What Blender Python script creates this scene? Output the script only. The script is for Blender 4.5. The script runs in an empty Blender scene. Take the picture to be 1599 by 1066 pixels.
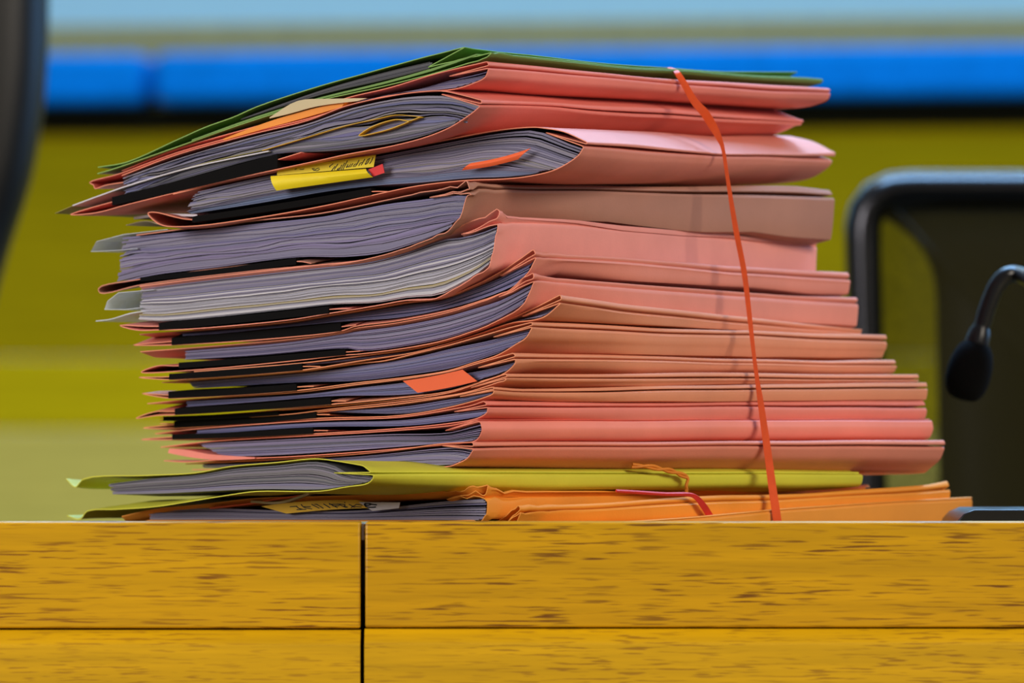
import bpy, math, random
from mathutils import Vector, noise
from math import sin, cos, pi, exp, atan2, sqrt
random.seed(7)
C = bpy.context.scene.collection
SC = bpy.context.scene

# ------------------------------------------------------------------ camera
F = 9450.0                 # focal length in pixels of the 1599 px wide frame
CX, CY = 799.5, 655.0      # principal column, row of the horizon
ZC = 0.87                  # camera height
D0 = 3.0                   # distance to the near corner of the stack
cam = bpy.data.cameras.new('camera'); co = bpy.data.objects.new('camera', cam); C.objects.link(co)
cam.sensor_width = 36.0; cam.lens = F/1599*36; cam.clip_start = 0.1; cam.clip_end = 60
cam.shift_y = (CY-533.0)/1599
co.location = (0, 0, ZC); co.rotation_euler = (pi/2, 0, 0)
cam.dof.use_dof = True; cam.dof.focus_distance = 3.04
cam.dof.aperture_fstop = 9.0
SC.camera = co

# ------------------------------------------------------------------ world, lights, exposure
SC.view_settings.view_transform = 'Standard'; SC.view_settings.look = 'None'
SC.view_settings.gamma = 1; SC.view_settings.use_curve_mapping = False
SC.view_settings.exposure = 0.17
w = bpy.data.worlds.new('world'); SC.world = w; w.use_nodes = True
w.node_tree.nodes['Background'].inputs[0].default_value = (0.80, 0.76, 0.85, 1)
w.node_tree.nodes['Background'].inputs[1].default_value = 0.16
def area(name, loc, target, sx, sy, power, col):
    l = bpy.data.lights.new(name, 'AREA'); l.shape = 'RECTANGLE'; l.size = sx; l.size_y = sy
    l.energy = power; l.color = col
    o = bpy.data.objects.new(name, l); C.objects.link(o); o.location = loc
    o.rotation_euler = (Vector(target)-Vector(loc)).to_track_quat('-Z', 'Y').to_euler()
    return o
area('warm_lamp_right', (2.6, 0.6, 2.6), (0.1, 3.1, 0.95), 1.4, 1.0, 86, (1.0, 0.88, 0.74))
area('cool_window_left', (-3.0, 1.0, 2.0), (-0.1, 3.1, 0.95), 1.6, 1.4, 96, (1.0, 0.93, 1.0))
area('blue_skylight', (0.5, 4.5, 3.1), (0.1, 3.4, 0.8), 2.4, 0.9, 150, (0.30, 0.58, 1.0))
area('hall_lamp', (0.2, 6.35, 3.0), (0, 7.1, 0.8), 2.6, 0.4, 19, (1.0, 0.92, 0.62))
area('added_wall_fill', (0.2, 7.75, 3.0), (0.2, 8.0, 1.5), 3.0, 0.15, 30, (0.42, 0.74, 1.0))  # unseen light, added to make the back wall brighter and bluer
area('added_blue_rim_right', (3.4, 5.6, 1.7), (0.0, 3.9, 1.0), 1.8, 1.4, 30, (0.22, 0.52, 1.0))  # added out of frame to put blue rims on chairs and folder ends

# ------------------------------------------------------------------ materials
def srgb(r, g, b):
    f = lambda c: (c/255/12.92) if c/255 <= 0.04045 else ((c/255+0.055)/1.055)**2.4
    return (f(r), f(g), f(b), 1)
def newmat(name):
    m = bpy.data.materials.new(name); m.use_nodes = True
    nt = m.node_tree; return m, nt, nt.nodes['Principled BSDF']
def nd(nt, t, **kw):
    n = nt.nodes.new(t)
    for k, v in kw.items(): setattr(n, k, v)
    return n
def mapping(nt, scale, coord='Object', loc=(0, 0, 0), rot=(0, 0, 0)):
    tc = nd(nt, 'ShaderNodeTexCoord'); mp = nd(nt, 'ShaderNodeMapping')
    mp.inputs['Scale'].default_value = scale; mp.inputs['Location'].default_value = loc
    mp.inputs['Rotation'].default_value = rot
    nt.links.new(tc.outputs[coord], mp.inputs['Vector']); return mp
def noise_tex(nt, mp, scale, detail=4, rough=0.55):
    n = nd(nt, 'ShaderNodeTexNoise'); n.inputs['Scale'].default_value = scale
    n.inputs['Detail'].default_value = detail; n.inputs['Roughness'].default_value = rough
    nt.links.new(mp.outputs[0], n.inputs['Vector']); return n
def ramp(nt, src, stops):
    r = nd(nt, 'ShaderNodeValToRGB'); e = r.color_ramp.elements
    while len(e) < len(stops): e.new(0.5)
    for el, (p, c) in zip(e, stops): el.position = p; el.color = c
    nt.links.new(src, r.inputs['Fac']); return r
def mul(c, k): return (c[0]*k, c[1]*k, c[2]*k, 1)
def mat_card(name, col, var=0.08, rough=0.6, bump=0.15, sheen=0.35):
    m, nt, b = newmat(name)
    mp = mapping(nt, (1, 1, 1))
    n1 = noise_tex(nt, mp, 22, 5); r = ramp(nt, n1.outputs['Fac'], [(0.3, mul(col, 1-var)), (0.7, mul(col, 1+var))])
    nt.links.new(r.outputs[0], b.inputs['Base Color'])
    n2 = noise_tex(nt, mp, 900, 3); bp = nd(nt, 'ShaderNodeBump'); bp.inputs['Strength'].default_value = bump
    bp.inputs['Distance'].default_value = 0.0004
    nt.links.new(n2.outputs['Fac'], bp.inputs['Height']); nt.links.new(bp.outputs[0], b.inputs['Normal'])
    b.inputs['Roughness'].default_value = rough; b.inputs['Specular IOR Level'].default_value = sheen
    return m
def mat_plain(name, col, rough=0.5, spec=0.5, var=0.1, nscale=60):
    m, nt, b = newmat(name)
    n1 = noise_tex(nt, mapping(nt, (1, 1, 1)), nscale, 3)
    r = ramp(nt, n1.outputs['Fac'], [(0.3, mul(col, 1-var)), (0.7, mul(col, 1+var))])
    nt.links.new(r.outputs[0], b.inputs['Base Color'])
    b.inputs['Roughness'].default_value = rough; b.inputs['Specular IOR Level'].default_value = spec
    return m
def mat_pages():
    m, nt, b = newmat('paper_edges')
    at_ = nd(nt, 'ShaderNodeAttribute'); at_.attribute_name = 'tint'
    mp = mapping(nt, (2.0, 260, 1), 'UV'); n = noise_tex(nt, mp, 1.0, 3, 0.6)
    r = ramp(nt, n.outputs['Fac'], [(0.28, (0.52, 0.51, 0.55, 1)), (0.5, (0.86, 0.86, 0.88, 1)), (0.72, (1, 1, 1, 1))])
    mx = nd(nt, 'ShaderNodeMix', data_type='RGBA', blend_type='MULTIPLY'); mx.inputs['Factor'].default_value = 1
    nt.links.new(at_.outputs['Color'], mx.inputs['A']); nt.links.new(r.outputs[0], mx.inputs['B'])
    nt.links.new(mx.outputs['Result'], b.inputs['Base Color'])
    b.inputs['Roughness'].default_value = 0.75; b.inputs['Specular IOR Level'].default_value = 0.2
    return m
def mat_oak(name, base, dark, seed, fleck=1.0, fine=1.0):
    m, nt, b = newmat(name)
    mp0 = mapping(nt, (5, 3, 120), loc=(seed, 0, seed*.3)); n0 = noise_tex(nt, mp0, 1.0, 6, 0.6)
    r0 = ramp(nt, n0.outputs['Fac'], [(0.3, mul(base, 0.80)), (0.55, base), (0.75, mul(base, 1.22))])
    mp1 = mapping(nt, (40*fine, 10, 880), loc=(seed*1.7, 0, seed)); n1 = noise_tex(nt, mp1, 1.0, 1.6, 0.5)
    r1 = ramp(nt, n1.outputs['Fac'], [(0.54, (0, 0, 0, 1)), (0.63, (1, 1, 1, 1))])
    mp2 = mapping(nt, (12, 4, 90), loc=(seed*2.1, 0, seed)); n2 = noise_tex(nt, mp2, 1.0, 2)
    r2 = ramp(nt, n2.outputs['Fac'], [(0.36, (0.12, 0.12, 0.12, 1)), (0.6, (fleck, fleck, fleck, 1))])
    mm = nd(nt, 'ShaderNodeMath', operation='MULTIPLY')
    nt.links.new(r1.outputs[0], mm.inputs[0]); nt.links.new(r2.outputs[0], mm.inputs[1])
    mx = nd(nt, 'ShaderNodeMix', data_type='RGBA'); mx.inputs['B'].default_value = dark
    nt.links.new(mm.outputs[0], mx.inputs['Factor']); nt.links.new(r0.outputs[0], mx.inputs['A'])
    nt.links.new(mx.outputs['Result'], b.inputs['Base Color'])
    bp = nd(nt, 'ShaderNodeBump'); bp.inputs['Strength'].default_value = 0.25; bp.inputs['Distance'].default_value = 0.0006
    bp.invert = True
    nt.links.new(mm.outputs[0], bp.inputs['Height']); nt.links.new(bp.outputs[0], b.inputs['Normal'])
    b.inputs['Roughness'].default_value = 0.42; b.inputs['Specular IOR Level'].default_value = 0.4
    return m
M = {}
def card(key, rgb, edge=None, **kw):
    M[key] = mat_card(key+'_card', srgb(*rgb), **kw)
    e = edge or tuple(min(255, int(c*1.06+8)) for c in rgb)
    M[key+'_edge'] = mat_card(key+'_card_edge', srgb(*e), rough=0.8, bump=0.05)
card('coral', (232, 134, 118), (240, 146, 112))
card('salmon', (226, 142, 120), (240, 150, 112))
card('peach', (224, 148, 112), (240, 156, 108))
card('pink', (236, 154, 138), (242, 152, 120))
card('tan', (176, 126, 104), (226, 148, 116))
card('red', (240, 142, 124), (242, 140, 110))
card('yellow', (208, 208, 62), (222, 220, 70))
card('orange', (236, 152, 48), (238, 156, 60))
card('green', (110, 148, 66), (140, 182, 92))
M['pages'] = mat_pages()
M['black'] = mat_plain('black_cloth_tape', srgb(14, 13, 11), 0.8, 0.08)
M['note'] = mat_card('yellow_note', srgb(238, 214, 20), var=0.05, bump=0.03)
M['note_ochre'] = mat_card('ochre_note', srgb(222, 176, 40), var=0.05, bump=0.03)
M['note_red'] = mat_card('red_note', srgb(226, 48, 40), var=0.04, bump=0.03)
M['note_orange'] = mat_card('orange_note', srgb(238, 104, 52), var=0.04, bump=0.03)
M['white'] = mat_card('white_paper', srgb(214, 210, 206), var=0.04, bump=0.03)
M['cream'] = mat_card('cream_paper', srgb(205, 190, 140), var=0.05, bump=0.03)
M['olive'] = mat_card('olive_paper', srgb(150, 140, 60), var=0.05, bump=0.03)
M['ink'] = mat_plain('ink', srgb(52, 42, 22), 0.6, 0.2)
M['ink_black'] = mat_plain('marker_ink', srgb(22, 20, 18), 0.5, 0.3)
M['rubber'] = mat_plain('orange_rubber', srgb(232, 88, 32), 0.5, 0.4, 0.06, 200)
M['rubber_red'] = mat_plain('red_rubber', srgb(212, 52, 46), 0.5, 0.4, 0.06, 200)
M['rubber_tan'] = mat_plain('tan_rubber', srgb(218, 134, 42), 0.6, 0.3, 0.1, 200)
M['oak_a'] = mat_oak('oak_left_ledge', srgb(212, 160, 0), srgb(128, 78, 12), 3.1)
M['oak_b'] = mat_oak('oak_right_ledge', srgb(206, 154, 0), srgb(118, 74, 10), 8.7)
M['oak_c'] = mat_oak('oak_left_panel', srgb(208, 160, 0), srgb(140, 92, 16), 14.2, 0.6, 1.6)
M['oak_d'] = mat_oak('oak_right_panel', srgb(208, 160, 0), srgb(134, 88, 14), 21.9, 0.7, 1.4)
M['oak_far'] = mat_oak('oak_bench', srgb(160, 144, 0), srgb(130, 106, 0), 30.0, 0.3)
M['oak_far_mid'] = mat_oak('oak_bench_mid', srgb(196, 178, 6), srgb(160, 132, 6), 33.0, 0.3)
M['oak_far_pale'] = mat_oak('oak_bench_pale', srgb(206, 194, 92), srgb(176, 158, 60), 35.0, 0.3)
M['painted_gap_shade'] = mat_plain('painted_gap_shade', srgb(15, 17, 5), 0.8, 0.08)  # near-black colour stands in for the shade under the bench cushion
for k_ in ('oak_far', 'oak_far_mid', 'oak_far_pale'):
    b_ = M[k_].node_tree.nodes['Principled BSDF']; b_.inputs['Roughness'].default_value = 0.8; b_.inputs['Specular IOR Level'].default_value = 0.08
M['desk_dark'] = mat_plain('desk_core', srgb(40, 26, 14), 0.8, 0.2)
M['desktop'] = mat_plain('desktop_laminate', srgb(112, 84, 40), 0.4, 0.5)
M['steel'] = mat_plain('steel', srgb(150, 146, 150), 0.4, 0.6); M['steel'].node_tree.nodes['Principled BSDF'].inputs['Metallic'].default_value = 0.8
M['leather'] = mat_plain('black_leather', srgb(14, 13, 7), 0.4, 0.45, 0.15, 90)
M['plastic'] = mat_plain('black_plastic', srgb(18, 18, 19), 0.30, 0.6)
M['foam'] = mat_plain('black_foam', srgb(14, 14, 15), 0.95, 0.1, 0.3, 1500)
M['blue_cloth'] = mat_plain('blue_upholstery', srgb(0, 128, 230), 0.8, 0.05)
M['beam'] = mat_plain('grey_beam', srgb(140, 142, 96), 0.7, 0.3)
M['wall_paint'] = mat_plain('pale_blue_paint', srgb(160, 216, 255), 0.8, 0.2, 0.03)
M['carpet'] = mat_plain('grey_carpet', srgb(70, 66, 60), 0.95, 0.1, 0.2, 300)
def mat_sleeve():
    m, nt, b = newmat('clear_plastic')
    b.inputs['Base Color'].default_value = (0.85, 0.92, 0.95, 1); b.inputs['Roughness'].default_value = 0.25
    tr = nd(nt, 'ShaderNodeBsdfTransparent'); mx = nd(nt, 'ShaderNodeMixShader')
    n = noise_tex(nt, mapping(nt, (1, 1, 1)), 60, 3)
    r = ramp(nt, n.outputs['Fac'], [(0.3, (0.45, 0.45, 0.45, 1)), (0.7, (0.75, 0.75, 0.75, 1))])
    nt.links.new(r.outputs[0], mx.inputs[0]); nt.links.new(tr.outputs[0], mx.inputs[1]); nt.links.new(b.outputs[0], mx.inputs[2])
    nt.links.new(mx.outputs[0], nt.nodes['Material Output'].inputs['Surface'])
    return m
M['sleeve'] = mat_sleeve()

# ------------------------------------------------------------------ object helpers
def link(o, parent=None):
    C.objects.link(o)
    if parent: o.parent = parent
    return o
def tag(o, label=None, cat=None, group=None, kind=None):
    if label: o['label'] = label
    if cat: o['category'] = cat
    if group: o['group'] = group
    if kind: o['kind'] = kind
    return o
def empty(name, loc, label, cat, group=None):
    o = bpy.data.objects.new(name, None); o.empty_display_size = 0.05; o.location = loc; link(o)
    return tag(o, label, cat, group)
class MB:
    def __init__(s): s.v = []; s.f = []; s.mi = []; s.uv = None; s.tint = None
    def add(s, vs, fs, mi=0):
        k = len(s.v); s.v += [tuple(x) for x in vs]
        for f in fs: s.f.append(tuple(i+k for i in f)); s.mi.append(mi)
    def box(s, x0, x1, y0, y1, z0, z1, mi=0):
        s.add([(x0,y0,z0),(x1,y0,z0),(x1,y1,z0),(x0,y1,z0),(x0,y0,z1),(x1,y0,z1),(x1,y1,z1),(x0,y1,z1)],
              [(0,3,2,1),(4,5,6,7),(0,1,5,4),(1,2,6,5),(2,3,7,6),(3,0,4,7)], mi)
    def tube(s, pts, rad, n=10, mi=0):
        pts = [Vector(p) for p in pts]; rad = rad if isinstance(rad, (list, tuple)) else [rad]*len(pts)
        vs, fs = [], []; up = Vector((0.13, 1, 0.07))
        for i, p in enumerate(pts):
            t = (pts[min(i+1, len(pts)-1)]-pts[max(i-1, 0)]).normalized()
            a = t.cross(up); a = a.normalized() if a.length > 1e-5 else Vector((1, 0, 0)); b2 = t.cross(a)
            for k in range(n):
                an = 2*pi*k/n; vs.append(p+a*cos(an)*rad[i]+b2*sin(an)*rad[i])
        for i in range(len(pts)-1):
            for k in range(n): fs.append((i*n+k, i*n+(k+1)%n, (i+1)*n+(k+1)%n, (i+1)*n+k))
        fs.append(tuple(range(n))[::-1]); fs.append(tuple((len(pts)-1)*n+k for k in range(n)))
        s.add(vs, fs, mi)
    def build(s, name, mats, parent=None, sharp=35, smooth=True, bevel=None):
        me = bpy.data.meshes.new(name)
        org = parent.location.copy() if parent else None
        p = parent
        while p is not None and p.parent is not None: p = p.parent; org = org + p.location
        if org is None:
            n = len(s.v); org = Vector((sum(v[0] for v in s.v)/n, sum(v[1] for v in s.v)/n, min(v[2] for v in s.v)))
            loc = org
        else: loc = Vector((0, 0, 0))
        me.from_pydata([(v[0]-org.x, v[1]-org.y, v[2]-org.z) for v in s.v], [], s.f)
        for m in (mats if isinstance(mats, (list, tuple)) else [mats]): me.materials.append(m)
        if any(s.mi): me.polygons.foreach_set('material_index', s.mi)
        if smooth:
            me.polygons.foreach_set('use_smooth', [True]*len(me.polygons)); me.set_sharp_from_angle(angle=math.radians(sharp))
        if s.uv:
            uvl = me.uv_layers.new(name='UVMap'); buf = []
            for l in me.loops: buf += s.uv[l.vertex_index]
            uvl.data.foreach_set('uv', buf)
        if s.tint:
            a = me.color_attributes.new('tint', 'FLOAT_COLOR', 'POINT'); buf = []
            for c in s.tint: buf += [c[0], c[1], c[2], 1]
            a.data.foreach_set('color', buf)
        me.update()
        o = bpy.data.objects.new(name, me); o.location = loc; link(o, parent)
        if bevel:
            md = o.modifiers.new('bevel', 'BEVEL'); md.width = bevel; md.segments = 3; md.limit_method = 'ANGLE'
        return o
def at(px, py, D): return Vector(((px-CX)/F*D, D, ZC+(CY-py)/F*D))
def ylin(line, x):
    if x <= line[0][0]: return line[0][1]
    for (x0, y0), (x1, y1) in zip(line, line[1:]):
        if x <= x1: return y0+(y1-y0)*(x-x0)/max(1e-6, x1-x0)
    (x0, y0), (x1, y1) = line[-2:]
    return y1+(y1-y0)/max(1e-6, x1-x0)*min(x-x1, 60)
def catmull(pts, k=4):
    if len(pts) < 3:
        return [tuple(a+(b-a)*i/k for a, b in zip(pts[0], pts[1])) for i in range(k)]+[tuple(pts[1])]
    P = [Vector((p[0], p[1])) for p in pts]; out = []
    P = [P[0]*2-P[1]]+P+[P[-1]*2-P[-2]]
    for i in range(1, len(P)-2):
        p0, p1, p2, p3 = P[i-1:i+3]
        d1 = max((p1-p0).length, 1e-6)**.5; d2 = max((p2-p1).length, 1e-6)**.5; d3 = max((p3-p2).length, 1e-6)**.5
        m1 = (p1-p0)/d1-(p2-p0)/(d1+d2)+(p2-p1)/d2; m2 = (p2-p1)/d2-(p3-p1)/(d2+d3)+(p3-p2)/d3
        m1 = m1*d2; m2 = m2*d2
        for j in range(k):
            t = j/k; q = p1*(2*t**3-3*t*t+1)+m1*(t**3-2*t*t+t)+p2*(-2*t**3+3*t*t)+m2*(t**3-t*t); out.append((q.x, q.y))
    out.append(tuple(pts[-1])); return out
def resample(pts, n):
    d = [0]
    for a, b in zip(pts, pts[1:]): d.append(d[-1]+sqrt((b[0]-a[0])**2+(b[1]-a[1])**2))
    out = []; j = 0
    for i in range(n):
        t = d[-1]*i/(n-1)
        while j < len(d)-2 and d[j+1] < t: j += 1
        q = (t-d[j])/max(1e-9, d[j+1]-d[j]); a, b = pts[j], pts[j+1]
        out.append((a[0]+(b[0]-a[0])*q, a[1]+(b[1]-a[1])*q))
    return out

LEDGE_D = 2.93
Z_LEDGE = ZC+(CY-815.0)/F*LEDGE_D
Z_DESK = ZC+(CY-838.0)/F*D0

# ------------------------------------------------------------------ setting
def structure(mb, name, mat, **kw):
    o = mb.build(name, mat, **kw); o['kind'] = 'structure'; return o
m = MB(); m.box(-4, 4, 1.5, 8.2, -0.1, 0.0); structure(m, 'floor', M['carpet'])
m = MB(); m.box(-4, 4, 8.0, 8.1, 0, 3.2); structure(m, 'wall_back', M['wall_paint'])

# ------------------------------------------------------------------ desk in front
desk = empty('desk', (0, LEDGE_D, 0), 'oak desk front with raised ledge in the foreground, carrying the stack', 'desk')
def lx(px): return (px-CX)/F*LEDGE_D
def lz(py): return ZC+(CY-py)/F*LEDGE_D
zr = lz(980.5)
def board(name, mat, x0, x1, z0, z1, y0, y1, bev):
    b = MB(); nx = 2
    b.box(x0, x1, y0, y1, z0, z1)
    return b.build(name, mat, desk, bevel=bev)
board('ledge_board', M['oak_a'], -0.75, lx(562.5), zr, Z_LEDGE, LEDGE_D, LEDGE_D+0.035, 0.0010)
board('ledge_board', M['oak_b'], lx(570.5), 0.85, zr+0.0004, Z_LEDGE, LEDGE_D, LEDGE_D+0.035, 0.0010)
def panel(mat, x0, x1, ztop):
    """front panel whose top edge is rolled back"""
    y0 = LEDGE_D-0.008
    pr = [(LEDGE_D+0.02, 0.05), (y0, 0.05), (y0, ztop-0.0078), (y0+0.0003, ztop-0.0066), (y0+0.0012, ztop-0.0056), (y0+0.0060, ztop-0.0006), (y0+0.0075, ztop), (LEDGE_D+0.02, ztop)]
    b = MB(); n = len(pr)
    b.add([(x0, y, z) for y, z in pr]+[(x1, y, z) for y, z in pr], [tuple(range(n)), tuple(range(2*n-1, n-1, -1))]+[(i, (i+1) % n, n+(i+1) % n, n+i)[::-1] for i in range(n)])
    return b.build('front_panel', mat, desk, sharp=28)
panel(M['oak_c'], -0.75, lx(563.0), zr-0.0009)
panel(M['oak_d'], lx(569.5), 0.85, zr-0.0003)
b = MB(); b.box(-0.75, 0.85, LEDGE_D+0.036, LEDGE_D+0.048, 0.05, Z_DESK-0.028); b.build('backing_board', M['desk_dark'], desk)
b = MB(); b.box(-0.75, 0.85, LEDGE_D+0.0355, 3.42, Z_DESK-0.028, Z_DESK); b.build('desktop', M['desktop'], desk, bevel=0.0015)
for x in (-0.72, 0.82):
    b = MB(); b.box(x-0.02, x+0.02, LEDGE_D+0.049, 3.40, 0, Z_DESK-0.0285); b.build('side_panel', M['oak_c'], desk)
b = MB(); xg = lx(566.5)
for k in range(16):
    z = lz(817+k*1.6); r = 0.00095 if k % 2 else 0.0007
    b.tube([(xg, LEDGE_D+0.003, z), (xg, LEDGE_D+0.003, z-0.0005)], r, 10)
b.build('steel_pin', M['steel'], desk)

# ------------------------------------------------------------------ the folders
class Pl:
    """Upright planes through a folder's near corner: left = open end, right = spine side."""
    def __init__(s, xc, xr, L=0.32, cd=D0):
        s.cd = cd; s.cx = (xc-CX)/F*cd
        a = (xr-CX)/F
        lo, hi = 0.2, 1.45
        for _ in range(60):
            th = (lo+hi)/2; t = (a*cd-s.cx)/(cos(th)-a*sin(th))
            if t < L: lo = th
            else: hi = th
        s.th = th; s.L = L
        s.u = Vector((cos(th), sin(th), 0)); s.v = Vector((-sin(th), cos(th), 0)); s.c = Vector((s.cx, cd, 0))
    def lv(s, px, py):
        a = (px-CX)/F; t = (s.cx-a*s.cd)/(sin(s.th)+a*cos(s.th))
        return t, max(Z_DESK+0.0004, ZC+(CY-py)/F*(s.cd+t*cos(s.th)))
    def pt(s, u, v, z): p = s.c+s.u*u+s.v*v; return Vector((p.x, p.y, z))
    def left(s, px, py, off=0.0):
        v, z = s.lv(px, py); return s.pt(off, v, z)
    def right(s, px, py, off=0.0):
        a = (px-CX)/F; t = (a*s.cd-s.cx)/(cos(s.th)-a*sin(s.th))
        D = s.cd+t*sin(s.th); return s.pt(t, off, ZC+(CY-py)/F*D)
    def zline(s, line, u, v):
        p = s.c+s.u*u+s.v*v; px = CX+F*p.x/p.y
        return ZC+(CY-ylin(line, px))/F*p.y

def normals2(pts):
    out = []
    for i in range(len(pts)):
        a = pts[max(i-1, 0)]; b = pts[min(i+1, len(pts)-1)]
        dx, dy = b[0]-a[0], b[1]-a[1]; l = sqrt(dx*dx+dy*dy) or 1
        out.append((-dy/l, dx/l))
    return out
def sweep_sheet(mb, P, prof, dz, us, th=0.00045, wob=0.0, seed=0.0, dv=None):
    """prof: (v,z) points; dz(i,u): lift of point i at depth u. A solid thin sheet, end faces use material 1."""
    n = len(prof); ns = len(us); vs = []; fs = []; 
    nr = normals2(prof)
    for u in us:
        for sgn in (1, -1):
            for i, (v, z) in enumerate(prof):
                wz = 0
                if wob: wz = wob*noise.noise(Vector((u*14+seed, v*14, seed)))*min(1, u/0.05)
                q = P.pt(u, v+nr[i][0]*th/2*sgn+(dv(i, u) if dv else 0), z+nr[i][1]*th/2*sgn+dz(i, u)+wz)
                q.z = max(q.z, Z_DESK+0.0002); vs.append(q)
    row = 2*n
    def ix(s, side, i): return s*row+side*n+i
    for s in range(ns-1):
        for i in range(n-1):
            fs.append((ix(s,0,i), ix(s,0,i+1), ix(s+1,0,i+1), ix(s+1,0,i)))
            fs.append((ix(s,1,i+1), ix(s,1,i), ix(s+1,1,i), ix(s+1,1,i+1)))
        fs.append((ix(s,1,0), ix(s,0,0), ix(s+1,0,0), ix(s+1,1,0)))
        fs.append((ix(s,0,n-1), ix(s,1,n-1), ix(s+1,1,n-1), ix(s+1,0,n-1)))
    mb.add(vs, fs, 0)
    k = len(mb.v)-len(vs)
    for i in range(n-1):
        mb.f.append((k+ix(0,1,i), k+ix(0,1,i+1), k+ix(0,0,i+1), k+ix(0,0,i))); mb.mi.append(1)
        e = ns-1
        mb.f.append((k+ix(e,0,i), k+ix(e,0,i+1), k+ix(e,1,i+1), k+ix(e,1,i))); mb.mi.append(1)
def slab(mb, P, low, up, u0, u1, k=4, mi=0, dzf=None):
    """solid between two curves of the open end, from depth u0 to u1"""
    n = 14
    lo = resample(catmull([P.lv(*p) for p in low], k), n); hi = resample(catmull([P.lv(*p) for p in up], k), n)
    vs = []; fs = []
    for u in (u0, u1):
        d = dzf(u) if dzf else 0
        vs += [P.pt(u, v, z+d) for v, z in lo]+[P.pt(u, v, z+d) for v, z in hi]
    for i in range(n-1):
        fs += [(i+1, i, n+i, n+i+1), (2*n+i, 2*n+i+1, 3*n+i+1, 3*n+i), (i, i+1, 2*n+i+1, 2*n+i), (n+i+1, n+i, 3*n+i, 3*n+i+1)]
    fs += [(0, 2*n, 3*n, n), (n-1, 2*n-1, 4*n-1, 3*n-1)]
    mb.add(vs, fs, mi)

PAL = {
 'grey':  [(0.31,0.29,0.35),(0.28,0.26,0.33),(0.35,0.33,0.37),(0.24,0.23,0.31),(0.33,0.30,0.31)],
 'lilac': [(0.28,0.24,0.35),(0.24,0.22,0.33),(0.31,0.28,0.37),(0.22,0.20,0.32),(0.29,0.26,0.35)],
 'blue':  [(0.21,0.22,0.35),(0.18,0.19,0.33),(0.25,0.25,0.37),(0.20,0.19,0.32)],
 'white': [(0.41,0.38,0.41),(0.38,0.36,0.42),(0.43,0.40,0.42),(0.35,0.34,0.40)],
 'olive': [(0.23,0.22,0.20),(0.28,0.26,0.27),(0.19,0.19,0.19),(0.30,0.29,0.31),(0.15,0.15,0.15)],
 'dark':  [(0.12,0.12,0.12),(0.09,0.09,0.08),(0.16,0.16,0.15)],
 'mixed': [(0.26,0.25,0.30),(0.20,0.19,0.25),(0.31,0.29,0.31),(0.17,0.16,0.21),(0.28,0.26,0.23),(0.23,0.22,0.32)],
 'steel': [(0.15,0.20,0.30),(0.12,0.17,0.27),(0.20,0.24,0.33)],
}
PAL['white'] = [(0.60,0.58,0.56),(0.50,0.49,0.50),(0.66,0.64,0.60),(0.42,0.41,0.43)]
PAL['cream'] = [(0.62,0.50,0.20),(0.58,0.52,0.34)]
def pages(P, lowc, upc, endc, jit, palf, dsb, dst, parent, step=2.6, jl=6, name='paper_stack', u_in=0.0018, bow=0.0, rec=0.010):
    n = 30
    lo = resample(catmull([P.lv(*p) for p in lowc], 4), n); hi = resample(catmull([P.lv(*p) for p in upc], 4), n)
    en = resample(catmull([P.lv(*p) for p in endc], 4), 21)
    hmax = max(abs(a[1]-b_[1]) for a, b_ in zip(lo, hi)); kpx = F/3.1
    N = max(3, int(hmax*kpx/step)); mb = MB(); mb.uv = []; mb.tint = []
    us_end = P.L-0.012
    offs = [random.random() for _ in range(N)]
    for q in range(N):
        f0 = (q+0.04)/N; f1 = (q+0.96)/N
        if random.random() < 0.2: f1 -= 0.45/N
        tint = random.choice(PAL[palf(q/N)]); g = random.uniform(0.88, 1.08); tint = tuple(c*g for c in tint)
        dl = (random.random()**2)*jl/kpx*1.2; dr = random.random()*0.0012
        u0 = u_in+offs[q]*jit
        rows = []
        for f in (f0, f1):
            fm = (f0+f1)/2; e = en[min(20, int(fm*20))]; e2 = en[min(20, int(fm*20)+1)]; tt = fm*20-int(fm*20)
            ex = e[0]+(e2[0]-e[0])*tt; ez = e[1]+(e2[1]-e[1])*tt
            ff = (f-fm)
            r0 = (lo[-1][0]+(hi[-1][0]-lo[-1][0])*fm, lo[-1][1]+(hi[-1][1]-lo[-1][1])*fm)
            row = []
            for i in range(n):
                s = i/(n-1)
                v = lo[i][0]+(hi[i][0]-lo[i][0])*f; z = lo[i][1]+(hi[i][1]-lo[i][1])*f
                w_ = s**3
                v += w_*(ex-r0[0]); z += w_*(ez-r0[1])
                v += -dl*(1-s)**4+dr*s**6
                z += bow*sin(pi*f)*(noise.noise(Vector((s*5, f*3, 1.7)))+0.6*noise.noise(Vector((s*11, f*7, 4.2))))
                row.append((v, z))
            rows.append(row)
        vs = []; fs = []
        stations = (u0, u0+0.03, us_end*0.5, us_end)
        for u in stations:
            d = dsb(u)*(1-q/N)+dst(u)*(q/N)
            for row in rows:
                for i, (v, z) in enumerate(row):
                    v += rec*(i/(n-1))**4*min(1, (u-u0)/0.03)
                    vs.append(P.pt(u, v, max(z+d, Z_DESK+0.0006)))
                    mb.uv.append((i/(n-1), (f0 if row is rows[0] else f1)*N/30)); mb.tint.append(tint)
        R = 2*n
        for i in range(n-1):
            fs.append((i+1, i, n+i, n+i+1)); e = 3*R; fs.append((e+i, e+i+1, e+n+i+1, e+n+i))
        for s in range(3):
            a, b_ = s*R, (s+1)*R
            for i in range(n-1):
                fs.append((a+i, a+i+1, b_+i+1, b_+i)); fs.append((a+n+i+1, a+n+i, b_+n+i, b_+n+i+1))
            fs.append((a, b_, b_+n, a+n)); fs.append((a+n-1, a+2*n-1, b_+2*n-1, b_+n-1))
        mb.add(vs, fs)
    o = mb.build(name, M['pages'], parent, smooth=False); o['kind'] = 'stuff'
    return o

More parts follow.
